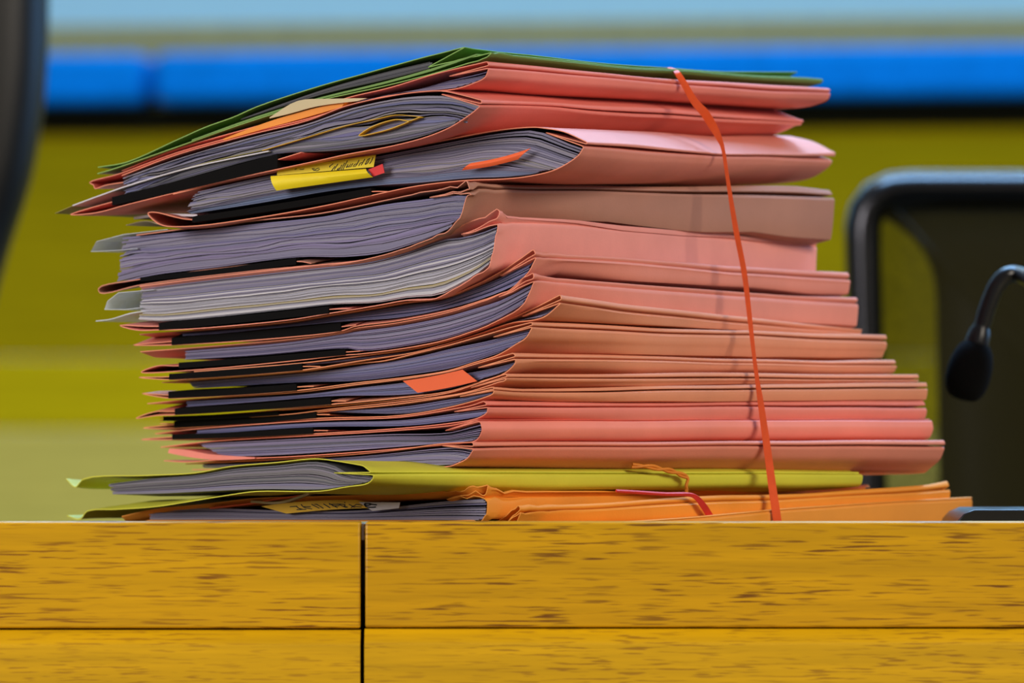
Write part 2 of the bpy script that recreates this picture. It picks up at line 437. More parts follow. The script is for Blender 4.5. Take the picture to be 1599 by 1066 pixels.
GRP = {'p': 'pink document folders in the stack', 'o': 'orange document folders under the stack'}
FOLD = {}
def folder(key, label, mat=None, low=None, sp=None, U=None, ridge=None, top=None, sbl=None, stl=None, rl=None, xr=None, crest=None, flap=None, strip=None,
           pg=None, group=GRP['p'], cd=D0, L=0.32, th=0.00045, wob=0.0006, droop=None, crumple=0.0, vert=0.85, lip=4.5, band=0.6):
    st = sp[-1]
    P = Pl(st[0], xr, L, cd); FOLD[key] = P
    root = empty('document_folder', P.pt(P.L/2, 0.11, Z_DESK if key == 'O1' else P.lv(*low[len(low)//2])[1]), label, 'folder', group)
    def delta(line, key_pt):
        v, z = P.lv(*key_pt); z0 = P.zline(line, 0, v)
        return lambda u: P.zline(line, u, v)+(z-z0)*exp(-u/0.02)-z
    dsb = delta(sbl, low[-1]); dst = delta(stl, st); dr = delta(rl, ridge)
    dc = delta(crest, top[min(2, len(top)-1)]) if crest else dr
    prof = []; kind = []
    def addseg(px, ks):
        pts = catmull([P.lv(*p) for p in px], 5)
        if prof: pts = pts[1:]
        n = len(pts)
        for i, p in enumerate(pts): prof.append(p); kind.append(ks(i/(n-1), p))
    def cut(a, b_, r):          # point at distance r from a towards b_
        l = sqrt((b_[0]-a[0])**2+(b_[1]-a[1])**2); r = min(r, l*0.45)
        return (a[0]+(b_[0]-a[0])*r/l, a[1]+(b_[1]-a[1])*r/l)
    def arc(a, m_, b_):
        return [tuple(p*(1-t)**2+q*2*t*(1-t)+w_*t*t for p, q, w_ in zip(a, m_, b_)) for t in (0, .25, .5, .75, 1)]
    def addpts(px, kd):
        for p in px[1:]: prof.append(P.lv(*p)); kind.append(kd)
    vsb, zsb = P.lv(*low[-1]); vst, zst = P.lv(*st)
    pre = flap or []; nl = len(low)+len(pre)
    def k_low(t, p):
        j = t*(nl+len(sp)-1)
        return ('b', 0) if j <= nl-1 else ('bs', (j-(nl-1))/len(sp))
    rs, ru, rr_ = lip, 1.6, lip*0.8
    s1 = cut(st, sp[-2] if len(sp) > 1 else low[-1], rs); s2 = cut(st, U, rs)
    u1 = cut(U, st, ru); mid = (ridge[0]+(st[0]-ridge[0])*band+0.6, ridge[1]+(st[1]-ridge[1])*band)
    rb = max(0.6, 0.42*band*(st[1]-ridge[1])) if band else rr_
    u2 = cut(U, mid, ru); r1_ = cut(ridge, mid if band else U, rb); r2_ = cut(ridge, top[0], max(rb, 2.5))
    addseg(pre+low+sp[:-1]+[s1], k_low)
    addpts(arc(s1, st, s2), ('sr', 0))
    addseg([s2, u1], lambda t, p: ('sr', t*0.5))
    addpts(arc(u1, U, u2), ('sr', 0.5))
    if band:
        m1 = cut(mid, U, rb); m2 = cut(mid, ridge, rb)
        addseg([u2, m1], lambda t, p: ('sr', 0.5+t*0.5*(1-band)))
        addpts(arc(m1, mid, m2), ('sr', 1-band)); addpts([m2, r1_], ('sr', 1-band*0.3))
    else: addseg([u2, r1_], lambda t, p: ('sr', 0.5+t*0.5))
    addpts(arc(r1_, ridge, r2_), ('rc', 0))
    addseg([r2_]+top, lambda t, p: ('rc', min(1, t*len(top)/2.0)))
    dro = None
    if droop:
        dl = [P.lv(x, 600)[0] for x, _ in droop]
        def dro(v):
            # droop list runs from left (large v) to right
            for (x0, a0), (x1, a1), v0, v1 in zip(droop, droop[1:], dl, dl[1:]):
                if v1 <= v <= v0: return (a0+(a1-a0)*(v0-v)/(v0-v1))/F*3.1
            return 0
    cache = {}
    def dz(i, u):
        kd, t = kind[i]
        if u not in cache: cache[u] = (dsb(u), dst(u), dr(u), dc(u))
        b_, s_, r_, c_ = cache[u]
        if kd == 'b':
            d = b_
            if dro: d += dro(prof[i][0])*(1-exp(-u/0.012))
        elif kd == 'bs': d = b_+(s_-b_)*t
        elif kd == 'sr': d = s_+(r_-s_)*t
        else: d = r_+(c_-r_)*t
        if crumple and u < 0.06:
            d += crumple*noise.noise(Vector((u*160, prof[i][0]*160, prof[i][1]*160)))*exp(-u/0.018-abs(prof[i][0]-vst)/0.016)
        return d
    nb = max(i for i, kd in enumerate(kind) if kd[0] == 'b')
    def dv(i, u):
        kd, t = kind[i]; w_ = vert*min(1, u/0.10)**0.8
        if kd == 'bs': return -prof[i][0]*w_
        if kd == 'b' and i > nb-16: return -prof[nb][0]*w_*((i-(nb-16))/16)**2
        return 0
    us = [0, 0.003, 0.007, 0.013, 0.02, 0.03]+[0.03+(P.L-0.03)*i/20 for i in range(1, 21)]
    mb = MB(); sweep_sheet(mb, P, prof, dz, us, th, wob, seed=sum(map(ord, key)), dv=dv)
    mb.build('cover', [M[mat], M[mat+'_edge']], root)
    if strip:
        (xl, yt, yb), (x2, yt2, yb2) = strip
        mids = [0.33, 0.66]
        sag = lambda t: 1.2*sin(pi*t)*(1 if xl < x2 else 0)
        lo = [(xl, yb)]+[(xl+(x2-xl)*t, yb+(yb2-yb)*t+sag(t)) for t in mids]+[(x2, yb2)]
        hi = [(xl, yt)]+[(xl+(x2-xl)*t, yt+(yt2-yt)*t+sag(t)) for t in mids]+[(x2, yt2)]
        mb = MB(); slab(mb, P, lo, hi, -0.0006, 0.022, dzf=dsb)
        mb.build('binding_strip', M['black'], root)
    if pg:
        pages(P, pg['L'], pg['U'], pg['E'], pg.get('jit', 0.0012), pg['pal'], dsb, dst, root, pg.get('step', 2.6), pg.get('jl', 8), bow=pg.get('bow', 0.0), rec=pg.get('rec', 0.010))
    return root, P

LIL = lambda f: 'lilac' if random.random() < 0.7 else 'grey'
BLU = lambda f: 'blue' if random.random() < 0.6 else 'lilac'
GRY = lambda f: 'grey' if random.random() < 0.75 else 'lilac'

# bottom three, orange
folder('O1', 'orange folder at the very bottom of the stack, its right end beside the black console', 'orange',
  low=[(500,838),(700,838),(850,837)], sp=[(866,832),(870,823)], U=(830,824), ridge=(868,821), top=[(800,824),(600,828),(500,829)],
  sbl=[(850,837),(1518,837)], stl=[(870,823),(1000,815),(1087,808.5),(1228,795.5),(1397,784),(1505,779)],
  rl=[(868,821),(1000,813),(1087,806.5),(1228,793.5),(1397,782),(1505,777)], xr=1518, group=GRP['o'], wob=0.0003)
folder('O2', 'creased orange folder with a red rubber band, second from the bottom', 'orange',
  low=[(500,828),(740,828),(790,824)], sp=[(802,820),(815,800)], U=(793,813), ridge=(809,789), top=[(795,800),(780,812),(740,819),(500,821)],
  sbl=[(790,824),(1000,813),(1087,807),(1228,794),(1397,781),(1481,777)], stl=[(815,800),(840,797),(955,792),(1120,782),(1228,778.5),(1397,770),(1481,764)],
  rl=[(809,789),(955,783.6),(1120,772.5),(1262,770),(1464,755.5),(1475,752)], xr=1484, cd=D0-0.004, group=GRP['o'], crumple=0.003)
folder('O3', 'crumpled orange folder full of papers directly under the yellow folder', 'orange',
  low=[(228,813),(400,813),(600,813),(740,813)], sp=[(756,811),(761,784),(754,774)], U=(697,778), ridge=(763,757),
  top=[(725,765),(690,768),(625,771),(500,775),(400,778),(320,787),(240,795),(190,806)],
  sbl=[(740,813),(785,803),(809,791),(955,784),(1120,774),(1350,765)], stl=[(754,775),(776,776.5),(983,772.5),(1110,771.5),(1350,761)],
  rl=[(763,757.5),(771,767),(983,765),(1065,767),(1350,758)], xr=1350, group=GRP['o'], crumple=0.005,
  pg=dict(L=[(230,812),(450,812),(740,812)], U=[(228,796),(320,793),(450,797),(560,796),(625,789),(697,781),(752,778)], E=[(740,812),(753,808),(757,785),(752,779)], pal=lambda f: 'grey' if f < .6 else 'mixed', jl=3))
# yellow
folder('Y', cd=D0-0.027, band=0.75, label='yellow folder with torn curled corners, between the pink and the orange folders', mat='yellow',
  low=[(105,805),(125,810),(136,798),(180,795),(240,791),(300,782),(355,773),(400,767),(500,766.5),(540,760)], sp=[(575,754),(582,747),(584,741)],
  U=(521,738), ridge=(567,726.5), top=[(525,719.5),(492.6,716),(430,722),(360,728),(305,738),(230,742),(130,748),(117.5,760),(103,747)],
  sbl=[(540,765),(700,765),(1120,760),(1195,761),(1345,757)], stl=[(584,740),(800,740),(1120,741),(1343,740.5)],
  rl=[(567,726.5),(590,729.5),(700,731),(1120,732),(1330,735.5)], xr=1347, group=None,
  droop=[(100,4),(136,8),(187,20),(300,14),(355,4),(420,0)], wob=0.0004,
  pg=dict(L=[(170,771),(240,770),(305,767),(400,763),(500,763),(540,757)], U=[(162,755),(230,747),(305,741),(360,731.5),(430,725.5),(490,719.5),(522,727),(540,737),(560,739),(580,742.5)],
          E=[(540,757),(572,751),(579,746),(580,744)], pal=lambda f: 'olive' if random.random() < .65 else 'grey', jl=8, step=2.8))
# pink, from the bottom up
folder('F14', vert=0.2, label= 'salmon folder lying directly on the yellow folder, reaching furthest right', mat='salmon',
  low=[(300,733),(450,732),(560,732),(640,730.5),(700,728)], sp=[(712.5,724),(730,715),(740,701)], U=(690,695.5), ridge=(738,690),
  top=[(690,692.5),(640,699.5),(575,707),(450,716),(351,721),(290,724)],
  sbl=[(700,729),(1100,731),(1330,735),(1431,737)], stl=[(740,699),(1100,697.6),(1474,698)], rl=[(738,690),(1100,689.5),(1474,687)], xr=1476,
  pg=dict(L=[(311,730),(450,729),(560,729),(640,727),(700,724.5)], U=[(310,724),(351,724.5),(450,719.5),(575,710.5),(690,698),(715,697.5),(737,702)], E=[(700,724.5),(712,721),(728,713),(737,703)], pal=LIL, step=2.0, jl=2))
r13, P13 = folder('F13', band=0, vert=0.3, label='coral red folder with a creased spine, second pink folder from below', mat='red',
  low=[(256,719),(290,721),(351,717),(450,713),(575,704.5),(690,694.5),(720,692)], sp=[(745,686),(752.5,671),(750,657)], U=(695,672), ridge=(748,655),
  top=[(720,661),(700,664.5),(600,673),(490,679.5),(326,689),(251,698)],
  sbl=[(720,691),(1100,688.5),(1432,688)], stl=[(750,657),(1100,656),(1440,656)], rl=[(748,655),(1100,654.5),(1440,654)], xr=1455,
  pg=dict(L=[(345,713),(450,709),(575,700.5),(690,691),(720,689)], U=[(302,692),(326,691.5),(490,683),(600,677),(695,674),(725,666),(747,660)], E=[(720,689),(741,684),(748,671),(747,661)], pal=LIL, step=2.0, jl=2))
mb = MB(); slab(mb, P13, [(264,707),(300,714),(340,718),(400,716)], [(266,700),(292,702),(330,709),(400,714)], -0.0008, 0.05); mb.build('inner_flap', M['red'], r13)
folder('F12', 'thin coral folder just above the creased red one, third pink folder from below', 'coral',
  low=[(220,686),(270,686),(490,677),(625,668.5),(700,661),(745,653)], sp=[(760,644),(762.5,635.5)], U=(709,642.6), ridge=(756,626),
  top=[(735,633),(709,638),(625,651),(495,656),(300,670),(242,677)], flap=[(512,672),(490,672),(270,682)], strip=[(270,678,686),(490,667,677)],
  sbl=[(745,653),(950,655),(1429,652)], stl=[(762,636),(950,636),(1080,635),(1445,636.5)], rl=[(756,626),(950,628.5),(1080,628),(1442,625)], xr=1447,
  pg=dict(L=[(302,678),(490,666),(625,664.5),(700,657),(745,650)], U=[(302,671),(495,659),(625,655),(700,645),(735,640),(760,637)], E=[(745,650),(757,643),(760,638)], pal=BLU, step=2.0, jl=2))
folder('F11', 'salmon folder with a rounded edge, fourth pink folder from below', 'peach',
  low=[(223,668),(273,668),(495,653),(625,648.5),(700,636),(757.5,620)], sp=[(770,614),(772,609)], U=(717.6,619), ridge=(770,604),
  top=[(740,611),(717,616),(625,630),(525,640),(440,649.5),(300,660),(250,661)], flap=[(515,647),(495,647),(273,662.5)], strip=[(273,657.5,668),(495,642,652.5)],
  sbl=[(757,624),(950,626),(1080,626),(1421,623)], stl=[(772,609),(807,612),(950,612.5),(1080,609),(1445,606)], rl=[(770,604),(807,607),(950,605),(1080,602),(1445,597)], xr=1448,
  pg=dict(L=[(303,659),(495,643),(625,644.5),(700,632.5),(757,617)], U=[(303,657),(495,642.5),(625,634),(700,622),(717,620.5),(745,614),(769,610)], E=[(757,617),(766,613),(769,611)], pal=BLU, step=2.0, jl=2))
folder('F10', 'thinnest peach folder in the lower half, fifth pink folder from below', 'peach',
  low=[(250,656),(440,647.5),(525,637.5),(625,627),(725,613),(762.5,602)], sp=[(777,597),(788,594),(792,590)], U=(735,605), ridge=(790,583.5),
  top=[(750,597),(700,613),(625,624),(517,634),(300,650),(250,652)], strip=[(256,650,657),(436,641,648)],
  sbl=[(762,603),(950,602),(1100,600),(1290,598),(1432,598)], stl=[(792,590),(950,591),(1080,590.5),(1290,592),(1429,593)], rl=[(790,583.5),(950,584),(1080,581.4),(1264,584),(1429,585)], xr=1435)
r9, P9 = folder('F9', 'peach folder holding a red-orange note, sixth pink folder from below', 'peach',
  low=[(212,653),(245,648.5),(274,647.5),(517.5,631),(625,621),(700,611),(750,595.5)], sp=[(787.6,582.6),(804,567.5),(806,560)], U=(746,574), ridge=(802,551),
  top=[(770,560),(746,567),(700,580),(625,592),(550,601),(465,612),(300,623),(230,630)], flap=[(540,626),(517,626),(274,642),(240,643)], strip=[(274,638,647.5),(517.5,621,631)],
  sbl=[(750,595),(795,583),(950,582.5),(1100,580),(1290,584),(1398,582.7)], stl=[(806,559.5),(950,561),(1100,565),(1395,571)], rl=[(802,551),(950,554),(1100,559),(1290,563),(1395,562)], xr=1400,
  pg=dict(L=[(287,636),(400,628),(517,619),(625,617),(700,607.5),(750,592)], U=[(285,626),(465,616),(550,605),(625,596),(700,584),(746,576),(780,568),(803,561)], E=[(750,592),(784,580),(801,567),(803,562)], pal=BLU, step=2.2, jl=3))
folder('F8', 'orange-tan folder with a wide flat spine, seventh pink folder from below', 'peach',
  low=[(222,614),(264,621.5),(300,620.5),(465,609.5),(550,598.5),(625,590),(700,578.5),(740,566),(776.6,554.5)], sp=[(804.7,538),(821.6,527),(832,510)], U=(770,526), ridge=(830,503),
  top=[(790,513),(770,519),(700,539),(647,552),(600,563),(562,567),(475,578),(300,593),(253,597)], flap=[(490,603),(464,604),(264,616.5)], strip=[(264,611,621.5),(464,599,609.5)],
  sbl=[(776,555),(804,551),(965,552.5),(1140,558),(1198,557),(1373,558.7)], stl=[(832,510),(881,513),(1140,524),(1156,523),(1379,533)], rl=[(830,503),(881,504.5),(1140,517),(1170,516.5),(1381,523.5)], xr=1385,
  pg=dict(L=[(298,607),(464,597),(550,595),(625,586.5),(700,575),(740,563),(776,551)], U=[(290,596),(475,581),(562,570),(647,556),(700,543),(770,528),(800,519),(828,512)], E=[(776,551),(803,536),(819,525),(828,513)], pal=BLU, step=2.4, jl=3))
folder('F7', 'wedge-shaped peach folder thinning to the right, eighth pink folder from below', 'peach',
  low=[(217,589),(265,592.5),(303,590.5),(472,577.5),(562.6,563),(647,550),(703,535),(748,521),(799,504),(836,499)], sp=[(852.6,493),(877,472)], U=(814.5,494), ridge=(875,460),
  top=[(840,478),(814,490),(780,504),(703,531.5),(647,544),(562,555.5),(472,566.5),(303,580)], flap=[(500,572),(472,572),(265,588)], strip=[(265,583.5,592.5),(472.5,567,577.5)],
  sbl=[(836,500),(965,506),(1050,511.5),(1140,512),(1240,516),(1345,522)], stl=[(877,472),(965,485),(1140,502),(1241,511),(1345,519)], rl=[(875,460),(965,473.5),(1140,492),(1170,495),(1342,513.6)], xr=1346,
  pg=dict(L=[(303,584),(472,569.5),(562,560),(647,547),(703,532),(748,518),(799,501),(836,496)], U=[(303,582),(472,568),(562,558),(647,547),(703,534.5),(780,507),(815,496),(845,486),(873,474)], E=[(836,496),(852,490),(873,475)], pal=LIL, step=2.0, jl=2))
folder('F6', 'salmon folder with crinkled corner, directly above the wedge-shaped folder', 'salmon',
  low=[(220,581),(303,577.5),(450,564),(540,554),(562,552.5),(647,541),(703,528.5),(774,502.5),(816,477)], sp=[(826,460),(835,437)], U=(778,464), ridge=(831.5,423),
  top=[(802,447),(776,461.5),(731.5,478),(689,490),(619,504),(554,512.5),(533,518.5),(450,530),(285,544),(219,549)], flap=[(562,548),(540,549.5),(280,571),(246,571)], strip=[(280,566,575),(540,545,554)],
  sbl=[(816,477),(850,475),(965,483),(1140,497),(1336,509)], stl=[(835,436),(937,445.5),(1140,461),(1184,463.5),(1336,474)], rl=[(831,423),(852,432.5),(1021,445),(1140,454),(1212,460),(1336,464)], xr=1340, crumple=0.002,
  pg=dict(L=[(284,562),(400,555),(540,544),(562,548),(647,537),(703,525),(774,499),(813,476)], U=[(285,547),(450,533),(554,516),(619,507),(689,493),(731,481),(778,466),(805,452),(832,438)], E=[(813,476),(823,459),(832,440)], pal=LIL, step=2.4, jl=4))
folder('F5', 'salmon folder directly below the two thickest paper-filled folders', 'salmon',
  low=[(208,538.5),(269,538.5),(450,526.5),(533,516.5),(554,509.5),(619,501),(689,487.5),(731.5,476),(776,460.5),(802,449)], sp=[(817,436),(830,415),(838,401)], U=(781,431), ridge=(833,388),
  top=[(788,421),(731.5,449.5),(689,465),(633,472),(585,480.5),(515,492),(450,502.5),(297,516),(218,522)], flap=[(556,507),(533,510),(269,533)], strip=[(269,527.5,538.5),(533,504,516.5)],
  sbl=[(802,449),(847,430),(943,437),(1058,444),(1140,449),(1241,459),(1322,460)], stl=[(838,401),(864,402),(993,409),(1140,424),(1322,436)], rl=[(833,388),(864,395),(993,403),(1140,414.5),(1317,425)], xr=1328, crumple=0.002,
  pg=dict(L=[(282,527),(400,516),(533,503),(619,497),(689,484),(731,473),(776,457.5),(802,446)], U=[(280,521),(450,506),(515,495),(585,484),(633,476),(689,469),(731,453),(781,433),(810,417),(835,404)], E=[(802,446),(814,435),(827,414),(834,405)], pal=BLU, step=2.4, jl=3))
folder('F4', 'thick pink folder of white and cream papers with a creased spine corner', 'pink',
  low=[(187,508),(212,515),(249,515),(297,513.5),(450,499.5),(515,489),(585,477.5),(633,469),(681,466),(703,454.5),(740,433.5),(762.5,418)], sp=[(768,401),(774,373),(778,347)], U=(720,367), ridge=(780,327),
  top=[(731,348),(692,365),(633,389),(571,405),(484,415),(325,433),(218,447)], flap=[(543,482),(513,483),(249,509.5)], strip=[(249,504,515),(514,478,489)],
  sbl=[(762,418),(833,408),(937,405),(1140,420),(1272,427)], stl=[(778,346),(909,351),(1140,372.5),(1272,384)], rl=[(780,327),(790,338),(909,346.5),(979,357.5),(1061,365),(1140,368),(1198,375.5),(1269,377)], xr=1275, crumple=0.003,
  pg=dict(L=[(212,500),(249,502),(450,483),(514,476),(585,473),(633,465),(681,461),(703,451),(740,430),(760,414)], U=[(215,450),(325,437),(484,419),(571,409),(633,393),(692,372),(720,369),(748,362),(774,352)], E=[(760,414),(766,399),(771,373),(774,354)],
          pal=lambda f: 'cream' if .13 < f < .21 else ('white' if f < .42 else ('grey' if random.random() < .65 else 'white')), step=2.6, jl=6, bow=0.001))
folder('F3', 'brownish pink folder with the tallest block of papers, fourth pink folder from the top', 'tan',
  low=[(156,457),(218,445),(325,430.5),(466,416),(534.5,411.5),(591,400),(633,387.5),(675,372),(695,362)], sp=[(714.6,342),(730,312),(737,298)], U=(670,308), ridge=(728,287),
  top=[(670,298),(600,313),(500,333),(400,344),(297,356),(213,367)], flap=[(486,411),(463,408),(219,436),(154,450)], strip=[(220,433,439.5),(463,403,413)],
  sbl=[(695,362),(790,344),(909,347),(979,355),(1058,362),(1140,362),(1198,370),(1258,373)], stl=[(737,294),(1000,300.5),(1302,308)], rl=[(728,287),(1000,291.5),(1239,290),(1302,297)], xr=1303, crumple=0.004,
  pg=dict(L=[(178,443),(220,432),(325,419),(463,402),(534,402),(591,396),(633,384),(675,369),(695,359)], U=[(187,371),(297,361),(400,349),(500,338),(600,318),(668,309),(700,304),(731,304)], E=[(695,359),(712,340),(727,313),(731,306)], pal=GRY, step=3.0, jl=12, bow=0.0022))
r2, P2 = folder('F2', band=0.4, vert=0.2, label= 'wide open pink folder with yellow notes, third pink folder from the top', mat='salmon',
  low=[(231,333),(249,350),(291,353.5),(400,340),(512,320),(580,305),(653,290),(729,281.5),(784,279.5),(826.6,275)], sp=[(869,264),(902.6,243),(912.5,229)], U=(852,207), ridge=(917,222),
  top=[(880,205.5),(849,200),(835,198.5),(784,202.5),(681.5,221),(580,241),(434,266),(333,288),(270,303)], flap=[(606,299),(580,299),(440,320),(301,343),(240,331)], strip=[(301,338,347.5),(580,293.5,304.5)],
  sbl=[(826,277),(897,284.5),(1000,286.5),(1141,287),(1239,284),(1260,275)], stl=[(912,229),(1000,237),(1126,244.5),(1197,245),(1295,251)], rl=[(917,222.5),(1000,226.5),(1126,240),(1197,240),(1253,240),(1299,239)],
  crest=[(849,200),(874,201),(1000,205.5),(1112,213),(1197,212),(1239,213.5),(1267,222)], xr=1300,
  pg=dict(L=[(285,333),(400,316),(512,297),(580,289),(653,284),(729,277),(784,275),(826,271)], U=[(300,299),(434,270),(580,245),(681,225),(784,206),(835,202.5),(852,208),(885,222),(908,230)], E=[(826,271),(867,261),(900,242),(908,231)],
          pal=lambda f: 'steel' if f < .14 else ('grey' if random.random() < .6 else 'mixed'), step=2.8, jl=10, bow=0.002))
r1, P1 = folder('F1', vert=0.2, label= 'coral folder bulging with mixed papers, second pink folder from the top', mat='coral',
  low=[(110,335),(150,332),(200,319),(260,304),(333,286),(434,264),(500,250),(541,241),(614,227.5),(667,213.4),(704,198)], sp=[(735,178),(750.5,165.6)], U=(689,147), ridge=(752,156.5),
  top=[(718,147.5),(689,142),(653,143.5),(614,149),(541,165),(480,188),(390,210),(277,241),(190,274)], flap=[(470,238),(434,249),(300,287),(176,315),(114,333)], strip=[(176,308,321),(434,240,262)],
  sbl=[(704,203),(748,201),(841,197),(1000,203.5),(1112,208),(1197,208),(1215,206)], stl=[(751,163),(869,168),(1000,180),(1141,187),(1250,192)], rl=[(752,157.5),(869,161),(1000,168),(1169,181),(1255,188)],
  crest=[(689,142),(700,141),(841,148.6),(1000,157),(1112,164),(1200,171)], xr=1253,
  pg=dict(L=[(190,303),(300,273),(434,239),(500,236),(541,232),(614,222),(667,209),(704,195)], U=[(186,276),(277,246),(390,214),(480,192),(541,170),(614,154),(653,149.5),(689,149),(720,155),(747,165)], E=[(704,195),(732,177),(747,166)],
          pal=lambda f: 'mixed' if random.random() < .6 else ('olive' if random.random() < .5 else 'blue'), step=3.0, jl=14, bow=0.004, rec=0.035))
r0, P0 = folder('F0', vert=0.2, label= 'coral folder right under the green folder on top', mat='coral',
  low=[(140,285),(187,271),(277,238),(390,207),(480,185.5),(577,156),(614,148.5),(681,142),(710,139)], sp=[(738,130.5),(757.5,120.5),(764,106)], U=(701,119), ridge=(761,96),
  top=[(681,115),(608,137),(541,153),(480,174),(390,200),(277,232.5),(190,266.5)], flap=[(196,284),(165,289),(148,294),(146,289)],
  sbl=[(710,139),(750,140),(812,146),(1000,154),(1112,161),(1219,167),(1250,167)], stl=[(764,105),(1000,126),(1197,141.5),(1295,144.5)], rl=[(761,96),(869,106.5),(1000,120),(1295,138)], xr=1297,
  pg=dict(L=[(548,161),(614,145.5),(681,139.5),(710,136)], U=[(560,156),(640,141),(700,124.5),(745,113),(761,108)], E=[(710,136),(736,128.5),(754,119),(761,109)], pal=LIL, step=2.2, jl=3))
rg, PG = folder('G', band=0, label='worn green folder on top of the stack', mat='green',
  low=[(152,271),(173,265),(277,229),(384,191.5),(496,157.5),(597,135),(681,113.5),(740,96)], sp=[(760,88.5),(769,81.5)], U=(668,105), ridge=(727,73),
  top=[(662,89.5),(569,115),(504,133),(404,165.5),(364,183),(322,198),(277,218),(198,253),(153,261)],
  sbl=[(740,95),(1000,114),(1113,121),(1253,131)], stl=[(769,81.5),(857,91),(1000,105.5),(1121,113),(1259,121),(1286,124)], rl=[(727,72),(767,78.5),(857,89),(1000,103),(1121,110),(1197,112),(1259,113)], xr=1286, group=None, crumple=0.0015, wob=0.001,
  pg=dict(L=[(372,187),(500,147),(600,124),(668,107)], U=[(372,183.5),(504,137),(600,110),(668,95)], E=[(668,107),(672,100),(668,95)], pal=lambda f: 'dark', step=2.6, jl=4))
mb = MB(); slab(mb, PG, [(300,220),(400,185),(500,155),(597,132),(681,109),(745,86)], [(300,218),(400,182),(500,152),(597,128.5),(681,105),(745,84)], -0.0003, 0.28); mb.build('inner_flap', M['green'], rg)
mb = MB(); slab(mb, P0, [(350,219),(420,199.5),(480,183),(535,167)], [(350,216.5),(420,190),(480,172),(540,158)], -0.0006, 0.2)
tag(mb.build('divider_sheet', M['orange']), 'orange divider sheet showing at the left edge, below the green folder', 'paper')
mb = MB(); slab(mb, P0, [(425,185),(455,178),(500,166),(562,158)], [(425,183.5),(468,158),(520,154.5),(577,153.5)], -0.0022, -0.0014)
tag(mb.build('paper_sheet', M['cream']), 'pale folded sheet poking out under the green folder', 'paper')

# ------------------------------------------------------------------ loose sheets, notes, sleeves
def loose(P, name, px, u0, u1, mat, label, cat, th=0.0003, lift=0.0, sharp_pts=False):
    pts = [P.lv(*p) for p in px]; pts = catmull(pts, 4) if not sharp_pts else pts
    mb = MB(); sweep_sheet(mb, P, pts, lambda i, u: lift*(u-u0), [u0+(u1-u0)*i/5 for i in range(6)], th)
    return tag(mb.build(name, [M[mat], M[mat]]), label, cat)
loose(P1, 'yellow_file', [(410,235),(480,214.5),(540,196.5),(590,185.5),(619,179.6),(655,182)], -0.0006, 0.2, 'note_ochre', 'upper ochre sheet lying among the papers of the second pink folder', 'paper')
loose(P1, 'yellow_file', [(657,183),(640,189),(622,186.5),(598,192),(575,202),(562,212),(590,207),(615,200),(640,190)], -0.0012, 0.2, 'note_ochre', 'folded yellow sheet forming an open loop among grey papers', 'paper', 0.0004)
loose(P1, 'paper_sheet', [(86,333),(114,321),(180,296),(250,274),(333,251),(420,232)], 0.0, 0.2, 'olive', 'olive sheet with the pointed tip sticking out furthest left', 'paper')
loose(P1, 'paper_sheet', [(114,321),(160,304),(200,290),(300,261),(420,236)], -0.0005, 0.2, 'white', 'white sheet just above the broad black strip, left side', 'paper', 0.0006)
loose(FOLD['F3'], 'paper_sheet', [(300,336),(240,335),(201,340)], 0.004, 0.2, 'white', 'white sheet with pale blue tip under the wide open pink folder', 'paper', 0.0012)
loose(FOLD['F3'], 'paper_sheet', [(300,353),(250,353),(216,344.5),(185,351)], 0.006, 0.2, 'cream', 'thin grey curled sheet above the tallest paper block', 'paper')
loose(FOLD['F3'], 'plastic_sleeve', [(262,358),(193,366),(151,377),(142,392.5),(187,390.5),(215,388)], 0.0, 0.09, 'sleeve', 'clear plastic sleeve bent at the left of the tallest paper block', 'sleeve', sharp_pts=True)
loose(FOLD['F4'], 'plastic_sleeve', [(240,452),(185,457),(168,470),(163,483),(196,483),(220,480)], 0.0, 0.06, 'sleeve', 'clear plastic sleeve curled at the left of the white and cream papers', 'sleeve', sharp_pts=True)
loose(FOLD['F4'], 'plastic_sleeve', [(235,484),(200,489),(170,498),(146,501)], 0.002, 0.22, 'sleeve', 'thin greenish plastic sheet with a drooping tip at far left', 'sleeve', 0.0005)

def note(P, name, quad, off, mat, label, bulge=0.0, th=0.00025, nx=10, ny=4, curve=0.0):
    """a small paper on the open end; quad = tl, tr, br, bl"""
    tl, tr, br, bl = quad; vs = []; fs = []
    for side in (0, 1):
        for j in range(ny+1):
            for i in range(nx+1):
                s, t = i/nx, j/ny
                x = (tl[0]*(1-s)+tr[0]*s)*(1-t)+(bl[0]*(1-s)+br[0]*s)*t
                y = (tl[1]*(1-s)+tr[1]*s)*(1-t)+(bl[1]*(1-s)+br[1]*s)*t + curve*sin(pi*s)
                vs.append(P.left(x, y, off-bulge*sin(pi*t)+side*th))
    n1 = (nx+1)*(ny+1); ix = lambda sd, i, j: sd*n1+j*(nx+1)+i
    for j in range(ny):
        for i in range(nx):
            fs.append((ix(0,i,j), ix(0,i,j+1), ix(0,i+1,j+1), ix(0,i+1,j))); fs.append((ix(1,i,j), ix(1,i+1,j), ix(1,i+1,j+1), ix(1,i,j+1)))
    for i in range(nx):
        fs.append((ix(0,i,0), ix(0,i+1,0), ix(1,i+1,0), ix(1,i,0))); fs.append((ix(0,i+1,ny), ix(0,i,ny), ix(1,i,ny), ix(1,i+1,ny)))
    for j in range(ny):
        fs.append((ix(0,0,j+1), ix(0,0,j), ix(1,0,j), ix(1,0,j+1))); fs.append((ix(0,nx,j), ix(0,nx,j+1), ix(1,nx,j+1), ix(1,nx,j)))
    mb = MB(); mb.add(vs, fs); return tag(mb.build(name, M[mat]), label, 'note')
